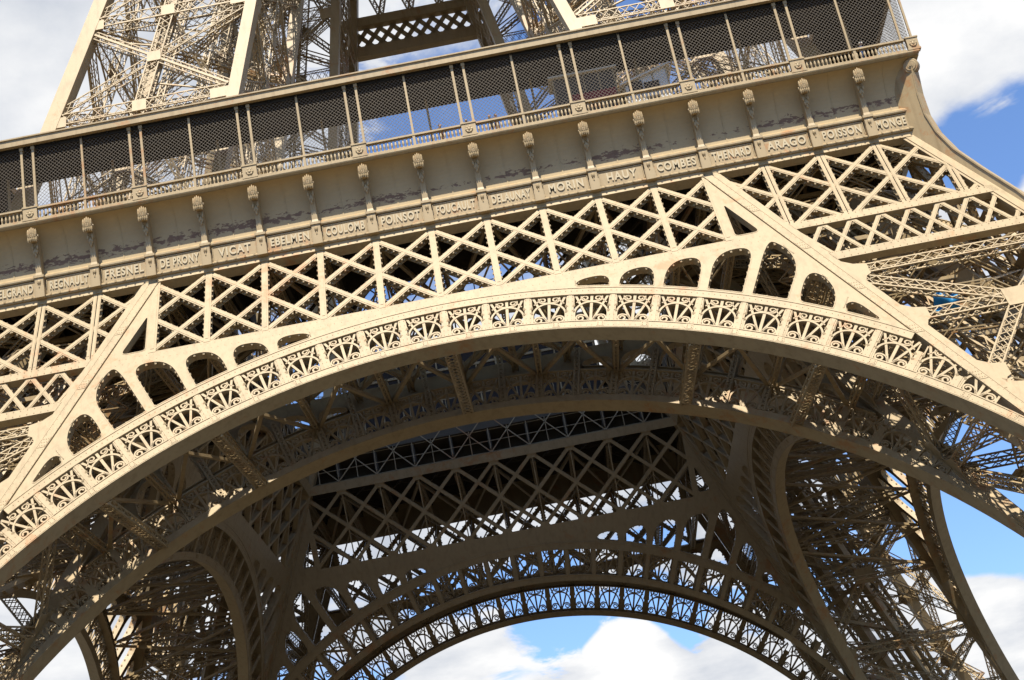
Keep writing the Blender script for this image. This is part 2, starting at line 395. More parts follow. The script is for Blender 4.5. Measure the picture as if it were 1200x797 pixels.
def girder_parts(mp, inner=False):
    """chord, uprights, diagonals of the lattice girder between the piers"""
    chord = MB(); ups = []; dg = []; e = 19.1; ZT, ZB = (51.95, 45.3) if inner else (51.15, 44.55)
    for z0, z1, n in ((51.95, 52.75, .12),) if inner else ((51.15, 51.62, .1),):
        plate(chord, [(-XI(z0), z0), (XI(z0), z0), (XI(z1)+.1, z1), (-XI(z1)-.1, z1)], [], -.7, n, mp)
    if not inner: plate(chord, [(-XI(44.55)+.3, 44.56), (XI(44.55)-.3, 44.56), (XI(44.7)-.3, 44.62), (-XI(44.7)+.3, 44.62)], [], -.6, -.004, mp)
    w = .32 if inner else .37
    for i in range(-5, 6):
        x = i*S if abs(i) < 5 else math.copysign(e, i)
        mb = MB(); (strip(mb, [(x, ZB), (x, ZT)], .11, -.2, -.1, mp) if inner else member(mb, (x, ZB), (x, ZT), (.43 if abs(i) < 5 else .5), mp, .02, .45, .5)); ups.append(mb)
    nd = -.03
    for i in range(-7, 6):
        for sg in (1, -1):
            a = np.array((i*S, ZT)); b = np.array(((i+2)*S, ZB))
            t0, t1 = 0., 1.
            lo, hi = -e, e
            ta = (lo-a[0])/(b[0]-a[0]); tb = (hi-a[0])/(b[0]-a[0]); t0 = max(0, ta); t1 = min(1, tb)
            if t1-t0 < .1: continue
            p, q = a+(b-a)*t0, a+(b-a)*t1
            if sg < 0: p, q = p*(-1, 1), q*(-1, 1)
            mb = MB(); member(mb, p, q, w, mp, nd if sg > 0 else nd-.012, .45, 0 if inner else .48); dg.append(mb)
    gus = MB()
    for i in (range(-4, 5) if inner else ()):                                # gussets at top and bottom nodes
        for z, dz in ((ZT, -1), (ZB, 1)):
            plate(gus, [(i*S-.55, z), (i*S+.55, z), (i*S+.25, z+dz*.38), (i*S-.25, z+dz*.38)][::dz], [], -.07, .03 if not inner else .0, mp)
    return (merge(chord, gus) if inner else chord), ups, dg

# names of the four sides only for labels of parts
for kind, mp in (('outer', OUT), ('inner', INN)):
    ab = arch_band_mb(mp).build('arch', IRON, tower)
    merge(arch_flange_mb(mp), arch_columns_mb(mp, kind)).build('flange', IRON, ab)
    fans = [fan_mb(n, mp, 0 if kind == 'outer' else .72) for n in range(-13, 13)]
    fb = [f.build('fan_panel', IRON, ab) for f in fans]
    front = ab
    if kind == 'outer': ab['label'] = 'sunlit front arch with a row of scrolled fan panels'
    else: ab['label'] = 'shaded arch just behind the front arch'
    back = around(ab, tower, (180,), ['silhouetted far arch ring against the sky' if kind == 'outer' else 'brown arch ring on the inner side of the far side'])
    # side arches: the fans go into one mesh each
    sd_ = arch_band_mb(mp).build('arch', IRON, tower); sd_.rotation_euler.z = PI/2
    merge(arch_flange_mb(mp), arch_columns_mb(mp, kind)).build('flange', IRON, sd_)
    sf = merge(*fans).build('fan_row', IRON, sd_)
    s2 = copy_tree(sd_, tower); s2.rotation_euler.z = -PI/2
    spn = spandrel_mb(mp, 44.55 if kind == 'outer' else 45.3).build('spandrel_plate', IRON, tower); around(spn, tower)
    ch, ups, dg = girder_parts(mp, kind == 'inner')
    gd = ch.build('lattice_girder', IRON, tower)
    if kind == 'outer':
        for u in ups: u.build('upright', IRON, gd)
        for u in dg: u.build('diagonal', IRON, gd)
        gd['label'] = 'sunlit lattice girder above the front arch'
        g2 = ch.build('lattice_girder', IRON, tower); g2.rotation_euler.z = PI/2
        merge(*ups, *dg).build('lattice_web', IRON, g2)
        around(g2, tower, (180, 270)); 
    else:
        merge(*ups, *dg).build('lattice_web', IRON, gd); around(gd, tower)

# ------------------------------------------------------------------ piers
def corner_fn(kx, ky):
    """kx, ky: 0 outer, 1 inner chord (front right pier: x > 0, y < 0)"""
    def f(z): return ((Y(z) if kx == 0 else XI(z)-.2), -(Y(z) if ky == 0 else XI(z)-.2))
    return f
pier = MB(); 
for kx in (0, 1):
    for ky in (0, 1): pass
pier_o = part('pier', tower)
for kx in (0, 1):
    for ky in (0, 1):
        wx = -1.15 if kx == 0 else 1.15; wy = 1.15 if ky == 0 else -1.15
        mb = column(corner_fn(kx, ky), (wx, wy), 0, 57.2)
        c = mb.build('corner_column', IRON, pier_o)
def chord_trim(mp):
    """raised strips along the inner chord and corner chord of a pier face"""
    mb = MB()
    for d0, d1, n in ((-.2, .38, .10), (.44, .95, .06)):
        plate(mb, [(XI(0)+d0, 0), (XI(0)+d1, 0), (XI(51.3)+d1, 51.3), (XI(51.3)+d0, 51.3)], [], .005, n, mp)
    for z in np.arange(8, 51, 4.3):
        plate(mb, [(XI(z)-.16, z), (XI(z)+.34, z), (XI(z+.7)+.34, z+.7), (XI(z+.7)-.16, z+.7)], [], .09, .125, mp)
        for dz in (.12, .35, .58):
            for dx in (-.06, .09, .24): mb.box(mp(XI(z+dz)+dx, z+dz, .125), (.025, .025, .025))
    for dx in (-.13, .31): rivets_along(mb, [(XI(20)+dx, 20), (XI(51)+dx, 51)], .42, mp, .10, .018)
    plate(mb, [(Y(0)-.95, 0), (Y(0)-.12, 0), (Y(51.3)-.12, 51.3), (Y(51.3)-.95, 51.3)], [], .005, .06, mp)
    return mb
def clipseg(a, b, inset):
    a = np.array(a, float); b = np.array(b, float); t0, t1 = 0., 1.
    for A, B, C in ((-1, -K, -(YT-TH+inset)), (1, K, YT-inset)):            # u >= XI+inset ; u <= Y-inset
        fa = A*a[0]+B*a[1]-C; fb = A*b[0]+B*b[1]-C
        if fa > 0 and fb > 0: return None
        if fa > 0: t0 = max(t0, fa/(fa-fb))
        if fb > 0: t1 = min(t1, fa/(fa-fb))
    if t1-t0 < .05: return None
    return a+(b-a)*t0, a+(b-a)*t1
LEV = (41.0, 29.6, 17.0, 3.0)
def pier_face(mp, outer, nrm):
    mb = MB()
    mb_add = chord_trim(mp); mb = merge(mb_add)
    if outer:
        for z0, z1, n in ((51.15, 51.62, .1), (44.35, 44.98, .06), (41.0, 41.65, .06)):
            plate(mb, [(XI(z0)+.9, z0), (Y(z0)-.5, z0), (Y(z1)-.5, z1), (XI(z1)+.9, z1)], [], -.5, n, mp)
            rivets_along(mb, [(XI(z0)+1.2, (z0+z1)/2+.2), (Y(z0)-1, (z0+z1)/2+.2)], .45, mp, n, .03)
            rivets_along(mb, [(XI(z0)+1.2, (z0+z1)/2-.2), (Y(z0)-1, (z0+z1)/2-.2)], .45, mp, n, .03)
        for i in range(6, 10):
            sgm = clipseg((i*S, 44.98), (i*S, ZT), .6)
            if sgm: 
                for d in (-.15, .15): member(mb, sgm[0]+(d, 0), sgm[1]+(d, 0), .24, mp, .02, .45, .6)
        for i in range(1, 12):
            for sg in (1, -1):
                a, b = ((i*S, ZT), ((i+2)*S, ZB)) if sg > 0 else (((i+2)*S, ZT), (i*S, ZB))
                sgm = clipseg(a, b, .7)
                if sgm: member(mb, sgm[0], sgm[1], .34, mp, -.03-.012*(sg > 0), .42, .5)
        for j in range(8, 24):
            for sg in (1, -1):
                a, b = (j*S/2, 41.5), (j*S/2+sg*S/2, 44.5)
                sgm = clipseg(a, b, .7)
                if sgm: member(mb, sgm[0], sgm[1], .29, mp, -.03-.012*(sg > 0), .36, .6)
    else:
        for z in (56.6, 51.4, 41.2):
            laced(mb, mp(XI(z)+.6, z, -.4), mp(Y(z)-.6, z, -.4), 1.0, .7, nrm, 1.0)
        for z0, z1 in ((41.2, 51.4),):
            laced(mb, mp(XI(z0)+.6, z0, -.3), mp(Y(z1)-.6, z1, -.3), .8, .5, nrm, .9); laced(mb, mp(Y(z0)-.6, z0, -.35), mp(XI(z1)+.6, z1, -.35), .8, .5, nrm, .9)
    for z1, z0 in zip(LEV[:-1], LEV[1:]):
        zm = (z0+z1)/2; zt = z1-.7
        laced(mb, mp(XI(zt-.4)+.9, zt-.4, -.35), mp(Y(zt-.4)-.9, zt-.4, -.35), .85, .6, nrm, .85)
        laced(mb, mp(XI(zm)+.9, zm, -.35), mp(Y(zm)-.9, zm, -.35), .95, .6, nrm, .9)
        c = ((XI(zm)+Y(zm))/2, zm)
        for a in ((XI(zt)+.9, zt-.9), (Y(zt)-.9, zt-.9), (XI(z0)+.9, z0+.5), (Y(z0)-.9, z0+.5)):
            laced(mb, mp(*a, -.3), mp(*c, -.3), .85, .5, nrm, .8)
        plate(mb, [(c[0]-.9, zm-.7), (c[0]+.9, zm-.7), (c[0]+.9, zm+.7), (c[0]-.9, zm+.7)], [], -.04, .0, mp)
        for z, w_ in ((zt-.5, 1.5), (zm, 1.4), (z0+.4, 1.5)):
            for x0, s_ in ((XI(z)+.9, 1), (Y(z)-.9, -1)):
                w_ *= .7; pl = [(x0+K*1.1, z-1.1), (x0+s_*.5+K*.5, z-.6), (x0+s_*w_, z-.44), (x0+s_*w_, z+.44), (x0+s_*.5-K*.5, z+.6), (x0-K*1.1, z+1.1)]
                plate(mb, pl if s_ > 0 else pl[::-1], [], -.05, .0, mp)
    return mb
nf = NRM; nr_ = np.array((-NRM[1], -NRM[0], NRM[2]))
for mp, o_, n_ in ((OUT, True, nf), (mirror(OUT), True, nr_), (INN, False, nf), (mirror(INN), False, nr_)):
    pier_face(mp, o_, n_).build('face_bracing', IRON, pier_o)
# inside a pier: inclined lift tracks, stair, floors of bracing
def axis(z, fx, fy): return np.array((XI(z)+fx*TH, -(XI(z)+fy*TH), z))
tr = MB()
for fx, fy in ((.36, .36), (.64, .64)): tr.bar(axis(1, fx, fy), axis(56, fx, fy), .75, 1.1)
for fx, fy in ((.64, .36), (.36, .64), (.5, .5)): laced(tr, axis(1, fx, fy), axis(56, fx, fy), .8, .9, (1, 0, 0), 1.3, .18, .08)
for fx, fy in ((.12, .5), (.5, .12), (.88, .5)): tr.bar(axis(1, fx, fy), axis(56, fx, fy), .35, .45)
for z in np.arange(4, 56, 2.6):
    for a, b in (((.36, .36), (.64, .36)), ((.36, .64), (.64, .64)), ((.36, .36), (.36, .64)), ((.64, .36), (.64, .64))):
        tr.bar(axis(z, *a), axis(z, *b), .22, .3)
tr.build('elevator_track', IRON, pier_o)
st = MB()
z = 3.; side = 0
while z < 53:
    a, b = axis(z, .18 if side == 0 else .3, .12), axis(z+2.6, .18 if side else .3, .12)
    a = axis(z, .2, .1+.5*side); b = axis(z+3.0, .2, .1+.5*(1-side))
    for d in (0, .9): st.bar(a+(d, 0, 0), b+(d, 0, 0), .06, .35)
    for d in (0, .9): st.bar(a+(d, 0, 1.1), b+(d, 0, 1.1), .05, .05); st.bar(a+(d, 0, .6), b+(d, 0, .6), .04, .04)
    for k in range(14):
        p = a+(b-a)*k/13; st.box(p+(.45, 0, 0), (.45, .13, .03))
        st.bar(p, p+(0, 0, 1.1), .035, .035); st.bar(p+(.9, 0, 0), p+(.9, 0, 1.1), .035, .035)
    st.box(b+(.45, 0, 0), (.9, .9, .05))
    z += 3.0; side = 1-side
st.build('staircase', IRON, pier_o)
ib = MB()
for z in (50.6, 41.0, 29.6, 17.0):
    P4 = [axis(z, a, b) for a, b in ((.04, .04), (.96, .04), (.96, .96), (.04, .96))]
    for i in (0, 1): laced(ib, P4[i], P4[i+2], .9, .7, (0, 0, 1), 1.1, .11, .07)
    Mi = [axis(z, a, b) for a, b in ((.5, .04), (.96, .5), (.5, .96), (.04, .5))]
    for i in (0, 2): laced(ib, Mi[i], Mi[(i+1) % 4], .6, .5, (0, 0, 1), 1.0, .09, .06)
for z1, z0 in ((50.6, 41), (41, 29.6), (29.6, 17), (17, 4)):
    for a, b in (((.04, .5), (.5, .04)), ((.96, .5), (.5, .96)), ((.5, .04), (.96, .5)), ((.5, .96), (.04, .5))):
        for k in range(3):
            za, zb_ = z0+(z1-z0)*k/3, z0+(z1-z0)*(k+1)/3
            for d in (-.25, .25):
                ib.bar(axis(zb_, *a)+(d, 0, 0), axis(za, *b)+(d, 0, 0), .085, .085); ib.bar(axis(za, *a)+(0, d, 0), axis(zb_, *b)+(0, d, 0), .085, .085)
ib.build('cross_bracing', IRON, pier_o)
# curved fin rising from the outer corner to the gallery, with its scroll
fin = MB()
prof = [(56.9, 34.9), (55.65, 34.86), (53.96, 34.74), (52.21, 34.76), (50.58, 35.03), (48.78, 35.58), (46.71, 36.5), (43.86, 37.85), (42.2, 38.5)]
rs = []
dg_ = np.array((1, -1, 0))/math.sqrt(2); pg = np.array((1, 1, 0))/math.sqrt(2)
for z, r in prof:
    o = np.array((r, -r, z)); i_ = np.array((min(r-.25, Y(z)-.3 if z < 51.5 else 33.6), -min(r-.25, Y(z)-.3 if z < 51.5 else 33.6), z)); rs.append([o+pg*.28, i_+pg*.28, i_-pg*.28, o-pg*.28])
fin.loft(rs)
for (z, r), (z2, r2) in zip(prof[:-1], prof[1:]): fin.bar((r+.05, -r-.05, z), (r2+.05, -r2-.05, z2), .75, .09, dg_)
fin.build('corner_fin', IRON, pier_o)
def disc(mb, c, ax, r, h, seg=20):
    ax = np.asarray(ax, float)/np.linalg.norm(ax); u = np.cross(ax, (0, 0, 1)); u /= np.linalg.norm(u); v = np.cross(ax, u)
    rr = [[np.asarray(c)+ax*k+(u*math.cos(2*PI*i/seg)+v*math.sin(2*PI*i/seg))*q for i in range(seg)] for k, q in ((-h/2, r*.9), (-h/2+.05, r), (h/2-.05, r), (h/2, r*.9))]
    mb.loft(rr)
sc_ = MB()
for r, h in ((.54, .5), (.40, .60), (.36, .5), (.22, .66), (.1, .76)): disc(sc_, (34.78, -34.9, 56.1), (.45, .88, .12), r, h)
sc_.build('scroll', IRON, pier_o, False)
around(pier_o, tower)

# ------------------------------------------------------------------ bracing between outer and inner arches and girders
struts = MB()
for n in (-9, -6, 0, 6, 9):
    t = n*DT; p = (39.6*math.sin(t), ZC+39.6*math.cos(t))
    mb = MB(); laced(mb, OUT(*p, -1.0)+(0, 0, .1), INN(*p, -1.0)+(0, 0, .1), .8, .5, (0, 0, 1), .7, .12, .12)
    o = mb.build('arch_strut', IRON, tower)
cb = MB()
for i in range(-5, 6):
    x = i*S if abs(i) < 5 else math.copysign(19.1, i)
    for z in (44.3, 51.4):
        laced(cb, OUT(x, z, -.4), INN(x, z, -.4), .5, .6, (0, 0, 1), .9, .12, .07)
    if i < 5:
        x2 = (i+1)*S
        for z in (44.35, 48.0): cb.bar(OUT(x, z, -.4), INN(x2, z, -.4), .11, .11); cb.bar(OUT(x2, z, -.4), INN(x, z, -.4), .11, .11)
        cb.bar(OUT(x, 44.4, -.5), INN(x, 51.2, -.5), .13, .13); cb.bar(OUT(x, 51.2, -.5), INN(x, 44.4, -.5), .13, .13)
        if i % 2: cb.bar(OUT(x, 51.3, -.4), INN(x2, 51.3, -.4), .25, .25)
        else: cb.bar(OUT(x2, 51.3, -.4), INN(x, 51.3, -.4), .25, .25)
for n in (-10, -8, -6, -4, -2, 0, 2, 4, 6, 8, 10):
    t = n*DT; p = (42.7*math.sin(t), ZC+42.7*math.cos(t))
    laced(cb, OUT(*p, -.3), INN(*p, -.3), .4, .5, (0, 0, 1), .8, .1, .06)
    if n < 10:
        t2 = (n+2)*DT; q = (42.7*math.sin(t2), ZC+42.7*math.cos(t2))
        cb.bar(OUT(*p, -.3), INN(*q, -.3), .28, .22); cb.bar(OUT(*q, -.3), INN(*p, -.3), .28, .22)
cb_o = cb.build('cross_beam_frame', IRON, tower); around(cb_o, tower)

# ------------------------------------------------------------------ first floor deck
dk = MB()
def quadbox(x0, x1, y0, y1, z0, z1): dk.box(((x0+x1)/2, (y0+y1)/2, (z0+z1)/2), ((x1-x0)/2, (y1-y0)/2, (z1-z0)/2))
A_, B_ = 18.2, 33.1
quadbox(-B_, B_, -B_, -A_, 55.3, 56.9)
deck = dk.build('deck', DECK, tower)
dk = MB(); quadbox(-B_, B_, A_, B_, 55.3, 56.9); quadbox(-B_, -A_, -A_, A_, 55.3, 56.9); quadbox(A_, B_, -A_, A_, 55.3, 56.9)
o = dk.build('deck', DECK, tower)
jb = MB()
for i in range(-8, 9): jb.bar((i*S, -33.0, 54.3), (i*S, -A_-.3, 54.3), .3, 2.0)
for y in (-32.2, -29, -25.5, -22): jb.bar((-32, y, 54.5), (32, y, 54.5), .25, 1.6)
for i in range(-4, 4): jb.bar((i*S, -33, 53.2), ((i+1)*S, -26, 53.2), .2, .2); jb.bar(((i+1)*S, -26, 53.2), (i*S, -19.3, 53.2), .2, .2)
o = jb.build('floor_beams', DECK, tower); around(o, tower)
fs = MB()                                                                 # trellis fascia round the open centre
def FZ(u, z, n=0): return np.array((u, -18.3+n, z))
for i in range(-10, 11):
    x = i*S/2; fs.bar((x, -18.25, 52.7), (x, -18.25, 57.2), .07, .07)
    for sg in (-1, 1):
        if i % 2 == 0 and abs(x+sg*S) <= 19.4: fs.bar((x, -18.2, 52.7), (x+sg*S, -18.2, 56.9), .10, .06, (0, 1, 0))
for z in (54.0, 55.2, 56.1, 57.2): fs.bar((-18.3, -18.5, z), (18.3, -18.5, z), .06, .06)
for i in range(-5, 6): fs.bar((i*S*.95, -18.3, 57), (i*S*.95, -18.3, 59.2), .06, .06)
fs.bar((-18.3, -18.3, 59.2), (18.3, -18.3, 59.2), .08, .08)
o = fs.build('fascia_trellis', IRON, tower); around(o, tower)

# ------------------------------------------------------------------ frieze and gallery
def sweep_profile(mb, prof, mitre=True):
    """profile [(distance from the centre, z)] run along the front between the two mitred corners"""
    rs = []
    for sx in (-1, 1): rs.append([(sx*r, -r, z) for r, z in prof])
    mb.loft(rs)
fz = MB()
cove = [(33.75+1.62*(1-math.cos(t))**1.15, 53.55+3.1*math.sin(t)**.85) for t in np.linspace(.02, PI/2, 16)]
sweep_profile(fz, [(33.2, 56.75)]+[(33.2, 53.4)]+cove)
for i in range(-9, 9):
    x = (i+.5)*S
    for (r, z), (r2, z2) in zip(cove[:-2], cove[1:-1]): fz.bar((x, -r-.01, z), (x, -r2-.01, z2), .07, .05, (0, -1, .3))
frz = fz.build('frieze', COVE, tower)
led = MB()
sweep_profile(led, [(33.3, 53.14), (34.12, 53.14), (34.16, 53.22), (34.16, 53.34), (33.95, 53.56), (33.3, 53.56)])
sweep_profile(led, [(33.3, 51.62), (34.18, 51.62), (34.24, 51.72), (34.24, 51.80), (34.1, 51.92), (33.3, 51.92)])
sweep_profile(led, [(33.3, 51.92), (33.96, 51.92), (33.96, 53.14), (33.3, 53.14)])
sweep_profile(led, [(33.2, 51.15), (34.06, 51.15), (34.06, 51.62), (33.2, 51.62)])
for x in np.arange(-33.5, 33.6, .645): led.box((x, -34.27, 51.78), (.06, .05, .07))
l_o = led.build('ledge', IRON, frz)
around(frz, tower)
NAMES = ['CAUCHY', 'BELGRAND', 'REGNAULT', 'FRESNEL', 'DE PRONY', 'VICAT', 'EBELMEN', 'COULOMB', 'POINSOT', 'FOUCAULT', 'DELAUNAY', 'MORIN', 'HAUY', 'COMBES', 'THENARD', 'ARAGO', 'POISSON', 'MONGE']
def text_mesh(body, size, width, ext, m, name, parent, loc):
    cu = bpy.data.curves.new('lettering', 'FONT'); cu.body = body; cu.size = size; cu.align_x = 'CENTER'; cu.align_y = 'CENTER'; cu.extrude = ext; cu.offset = .024; cu.space_character = 1.2
    o = bpy.data.objects.new('t', cu); COL.objects.link(o); bpy.context.view_layer.update()
    me = bpy.data.meshes.new_from_object(o.evaluated_get(bpy.context.evaluated_depsgraph_get()))
    w = max(v.co.x for v in me.vertices)-min(v.co.x for v in me.vertices); f = min(.80, width/w)
    for v in me.vertices: x, y, z = v.co; v.co = (loc[0]+x*f, loc[1]-z, loc[2]+y)
    bpy.data.objects.remove(o); bpy.data.curves.remove(cu)
    me.name = name; me.materials.clear(); me.materials.append(m); ob = bpy.data.objects.new(name, me); COL.objects.link(ob); ob.parent = parent; return ob
for i, nm in enumerate(NAMES):
    x = (i-8.5)*S; mb = MB(); hw = 1.55
    if i in (0, 17): x -= math.copysign(.42, x); hw = 1.22
    x0, x1 = x-hw, x+hw
    mb.box((x, -33.99, 52.52), (hw-.05, .02, .50))
    for a, b in (((x0, 53.05), (x1, 53.05)), ((x0, 51.99), (x1, 51.99)), ((x0, 51.99), (x0, 53.05)), ((x1, 51.99), (x1, 53.05))): mb.bar((a[0], -33.99, a[1]), (b[0], -33.99, b[1]), .07, .12, (0, 1, 0))
    p = mb.build('name_panel', IRON, tower)
    text_mesh(nm, .86, 2.7 if hw > 1.3 else 2.05, .022, LETTER, 'lettering', p, (x, -34.055, 52.52))
# consoles
def blob_mb(mb, c, r, seg=8, rings=5):
    vs = []
    for i in range(rings+1):
        t = PI*i/rings; vs.append([(c[0]+r[0]*max(.05, math.sin(t))*math.cos(2*PI*j/seg), c[1]+r[1]*max(.05, math.sin(t))*math.sin(2*PI*j/seg), c[2]+r[2]*math.cos(t)) for j in range(seg)])
    mb.loft(vs)
cs = MB()
cs.box((0, -34.2, 51.98), (.34, .30, .40)); cs.box((0, -34.2, 52.72), (.30, .26, .36)); cs.box((0, -34.22, 53.16), (.37, .32, .09)); cs.box((0, -34.2, 52.36), (.34, .29, .05))
blob_mb(cs, (0, -34.48, 52.72), (.13, .12, .2)); cs.bar((0, -34.5, 52.5), (0, -34.5, 52.3), .09, .07)
cs.loft([[(-w, -33.7, z), (w, -33.7, z), (w, y, z), (-w, y, z)] for w, y, z in ((.25, -34.46, 53.25), (.20, -34.40, 53.5), (.18, -34.45, 54.2), (.19, -34.62, 54.9), (.2, -34.8, 55.4), (.2, -34.9, 56.5))])
cap = MB()
disc(cap, (0, -35.06, 55.95), (1, 0, 0), .40, .46, 16); disc(cap, (0, -35.06, 55.95), (1, 0, 0), .26, .62, 14); disc(cap, (0, -35.06, 55.95), (1, 0, 0), .12, .74, 10)
for a in (-.26, -.13, 0, .13, .26):
    blob_mb(cap, (a, -35.33-.06*math.cos(a*5), 56.2-abs(a)*.5), (.085, .14, .36)); blob_mb(cap, (a*1.05, -35.30, 55.72-abs(a)*.3), (.08, .13, .26))
for a, z in ((-.16, 55.25), (0, 55.05), (.16, 55.25), (0, 54.75), (-.09, 54.95), (.09, 54.95)): blob_mb(cap, (a, -34.86+.25*(55.3-z), z), (.085, .1, .22))
con = cs.build('console', IRON, tower); cap.build('scroll_capital', IRON, con); con.location.x = -8*S
for i in range(-7, 9): c = copy_tree(con, tower); c.location.x = i*S

gl = MB()
sweep_profile(gl, [(30, 56.72), (35.30, 56.72), (35.38, 56.78), (35.46, 56.84), (35.50, 56.92), (35.50, 57.02), (35.45, 57.06), (30, 57.06)])
gal = gl.build('gallery_slab', IRON, tower); around(gal, tower)
# balustrade, bay by bay between the pedestals under the paired posts
POSTX = [(2*j+1)*S-4*S*2-S*0 for j in range(0)]
PED = [-35.25]+[(2*j-8)*S-0+S for j in range(-0, 8)]+[35.25]
PED = [-35.2]+[S*(2*j-7) for j in range(8)]+[35.2]
def lathe(mb, c, prof, seg=6):
    mb.loft([[(c[0]+r*math.cos(2*PI*k/seg), c[1]+r*math.sin(2*PI*k/seg), c[2]+z) for k in range(seg)] for r, z in prof], True, False)
BAL = [(.085, .10), (.085, .16), (.045, .20), (.05, .26), (.085, .42), (.075, .55), (.045, .72), (.07, .76), (.07, .82)]
for x in PED:
    mb = MB(); w = .50 if abs(x) < 35 else .4
    mb.box((x, -35.3, 57.55), (w, .17, .50)); mb.box((x, -35.3, 58.08), (w+.05, .22, .05)); mb.box((x, -35.3, 57.13), (w+.05, .22, .07))
    disc(mb, (x, -35.49, 57.56), (0, 1, 0), .26, .08, 12); blob_mb(mb, (x, -35.53, 57.56), (.12, .06, .12))
    for a in range(6): blob_mb(mb, (x+.2*math.cos(a*PI/3), -35.51, 57.56+.2*math.sin(a*PI/3)), (.08, .05, .08), 6, 4)
    mb.build('pedestal', IRON, tower)
for x0, x1 in zip(PED[:-1], PED[1:]):
    a, b = x0+.53, x1-.53; mb = MB()
    mb.box(((a+b)/2, -35.3, 58.00), ((b-a)/2, .16, .065)); mb.box(((a+b)/2, -35.3, 57.12), ((b-a)/2, .15, .055))
    n = int((b-a)/.262)
    for k in range(n): lathe(mb, (a+(k+.5)*(b-a)/n, -35.3, 57.08), BAL)
    mb.box(((a+b)/2, -35.3, 57.55), (.09, .13, .42))
    mb.build('balustrade', IRON, tower)
for x in PED[1:-1]:
    for d in (-.41, .41):
        mb = MB(); mb.box((x+d, -35.2, 60.58), (.085, .085, 2.5)); mb.box((x+d, -35.2, 58.2), (.12, .12, .1)); mb.box((x+d, -35.2, 62.95), (.13, .13, .12)); mb.build('gallery_post', IRON, tower)
for j in range(-8, 9, 2):
    mb = MB(); mb.box((j*S, -35.16, 60.5), (.075, .075, 2.6)); mb.build('gallery_post', IRON, tower)
for x in (-35.3, 35.3, -34.55, 34.55):
    mb = MB(); mb.box((x, -35.2, 60.55), (.075, .075, 2.55)); mb.build('gallery_post', IRON, tower)
for i in range(-8, 9):                                                       # inner row of thin posts at the back of the walk
    mb = MB(); mb.box((i*S+S*.3, -31.6, 60.0), (.08, .08, 3.0)); mb.build('inner_post', IRON, tower) if i % 2 == 0 else None
rf = MB()
sweep_profile(rf, [(30.15, 63.14), (35.45, 63.14), (35.62, 63.14), (35.62, 63.62), (35.72, 63.66), (35.72, 63.76), (30.15, 63.80)])
ro = rf.build('gallery_roof', IRON, tower)
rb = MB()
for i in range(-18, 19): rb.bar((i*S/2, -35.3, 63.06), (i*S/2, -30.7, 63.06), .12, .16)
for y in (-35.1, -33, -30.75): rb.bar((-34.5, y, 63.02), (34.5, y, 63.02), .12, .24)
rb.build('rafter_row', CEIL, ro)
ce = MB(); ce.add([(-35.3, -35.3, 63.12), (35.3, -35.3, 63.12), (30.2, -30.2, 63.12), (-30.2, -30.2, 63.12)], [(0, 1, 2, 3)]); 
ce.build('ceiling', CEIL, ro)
around(ro, tower)
nw = MB(); p = .29; H = 5.0; zb = 58.08; x0, x1 = -35.2, 35.2
for sg in (1, -1):
    c = x0-H
    while c < x1:
        a, b = max(c, x0), min(c+H, x1)
        if b-a > .05:
            za, zc_ = (a-c), (b-c)
            if sg < 0: za, zc_ = H-za, H-zc_
            nw.bar((a, -35.1+.01*sg, zb+za), (b, -35.1+.01*sg, zb+zc_), .02, .02, (0, 1, 0))
        c += p
nw_o = nw.build('safety_net', WIRE, tower)
around(nw_o, tower, (90, 270))
rr = MB()
for s_ in (-1, 1):
    rr.bar((s_*7.2, -30.8, 64.9), (s_*13.5, -30.8, 64.9), .07, .07); rr.bar((s_*7.2, -30.8, 63.95), (s_*13.5, -30.8, 63.95), .06, .06)
    for x in np.arange(7.2, 13.5, .2): rr.bar((s_*x, -30.8, 63.75), (s_*x, -30.8, 64.9), .035, .035)
    for x in np.arange(7.2, 13.4, .8): rr.bar((s_*x, -30.8, 63.95), (s_*(x+.8), -30.8, 64.9), .04, .04)
rr.build('roof_railing', IRON, tower)

# ------------------------------------------------------------------ legs between first and second floor
def Y2(z): return 28.14-.2757*(z-69.28)
def X2(z): return 13.1-.185*(z-70)
leg = part('upper_leg', tower)
ZL = (57.0, 69.6, 80.0, 90.4, 100.6, 111)
for kx in (0, 1):
    for ky in (0, 1):
        def f(z, kx=kx, ky=ky): return ((Y2(z) if kx == 0 else X2(z)-.45), -(Y2(z) if ky == 0 else X2(z)-.45))
        column(f, (-1.2 if kx == 0 else .95, 1.2 if ky == 0 else -.95), 57, 111).build('corner_column', IRON, leg)
def leg_face(pt, nrm):
    """pt(f, z): f from 0 at the inner chord to 1 at the outer chord"""
    mb = MB()
    for z0, z1 in zip(ZL[:-1], ZL[1:]):
        for z in (z1,): laced(mb, pt(.04, z), pt(.96, z), 1.2, .9, nrm, .8, .09, .05)
        zm = (z0+z1)/2
        for a, b in (((.04, z0+.7), (.96, z1-.8)), ((.96, z0+.7), (.04, z1-.8))):
            A, B = pt(*a), pt(*b); laced(mb, A, B, .85, .6, nrm, .85, .08, .045)
            if a[0] < .5: mb.bar(A+nrm*.3, B+nrm*.3, .2, .12, nrm)
        laced(mb, pt(.5, z0), pt(.5, z1), 1.05, .7, nrm, .85, .10, .055)
        for f_, z_, w_ in ((.5, zm, .55), (.5, z1, .55), (.07, z1-.3, .8), (.93, z1-.3, .8)):
            c = pt(f_, z_); d = pt(f_+.02, z_)-c; d /= np.linalg.norm(d); u = np.cross(d, nrm); u /= np.linalg.norm(u); mb.box(c+nrm*.42, (w_, .03, .55), (d, nrm, u))
        for a, b in (((.04, z0+.7), (.5, zm-2)), ((.96, z1-.8), (.5, zm+2))): mb.bar(pt(*a)-nrm*.5, pt(*b)-nrm*.5, .12, .12, nrm)
    return mb
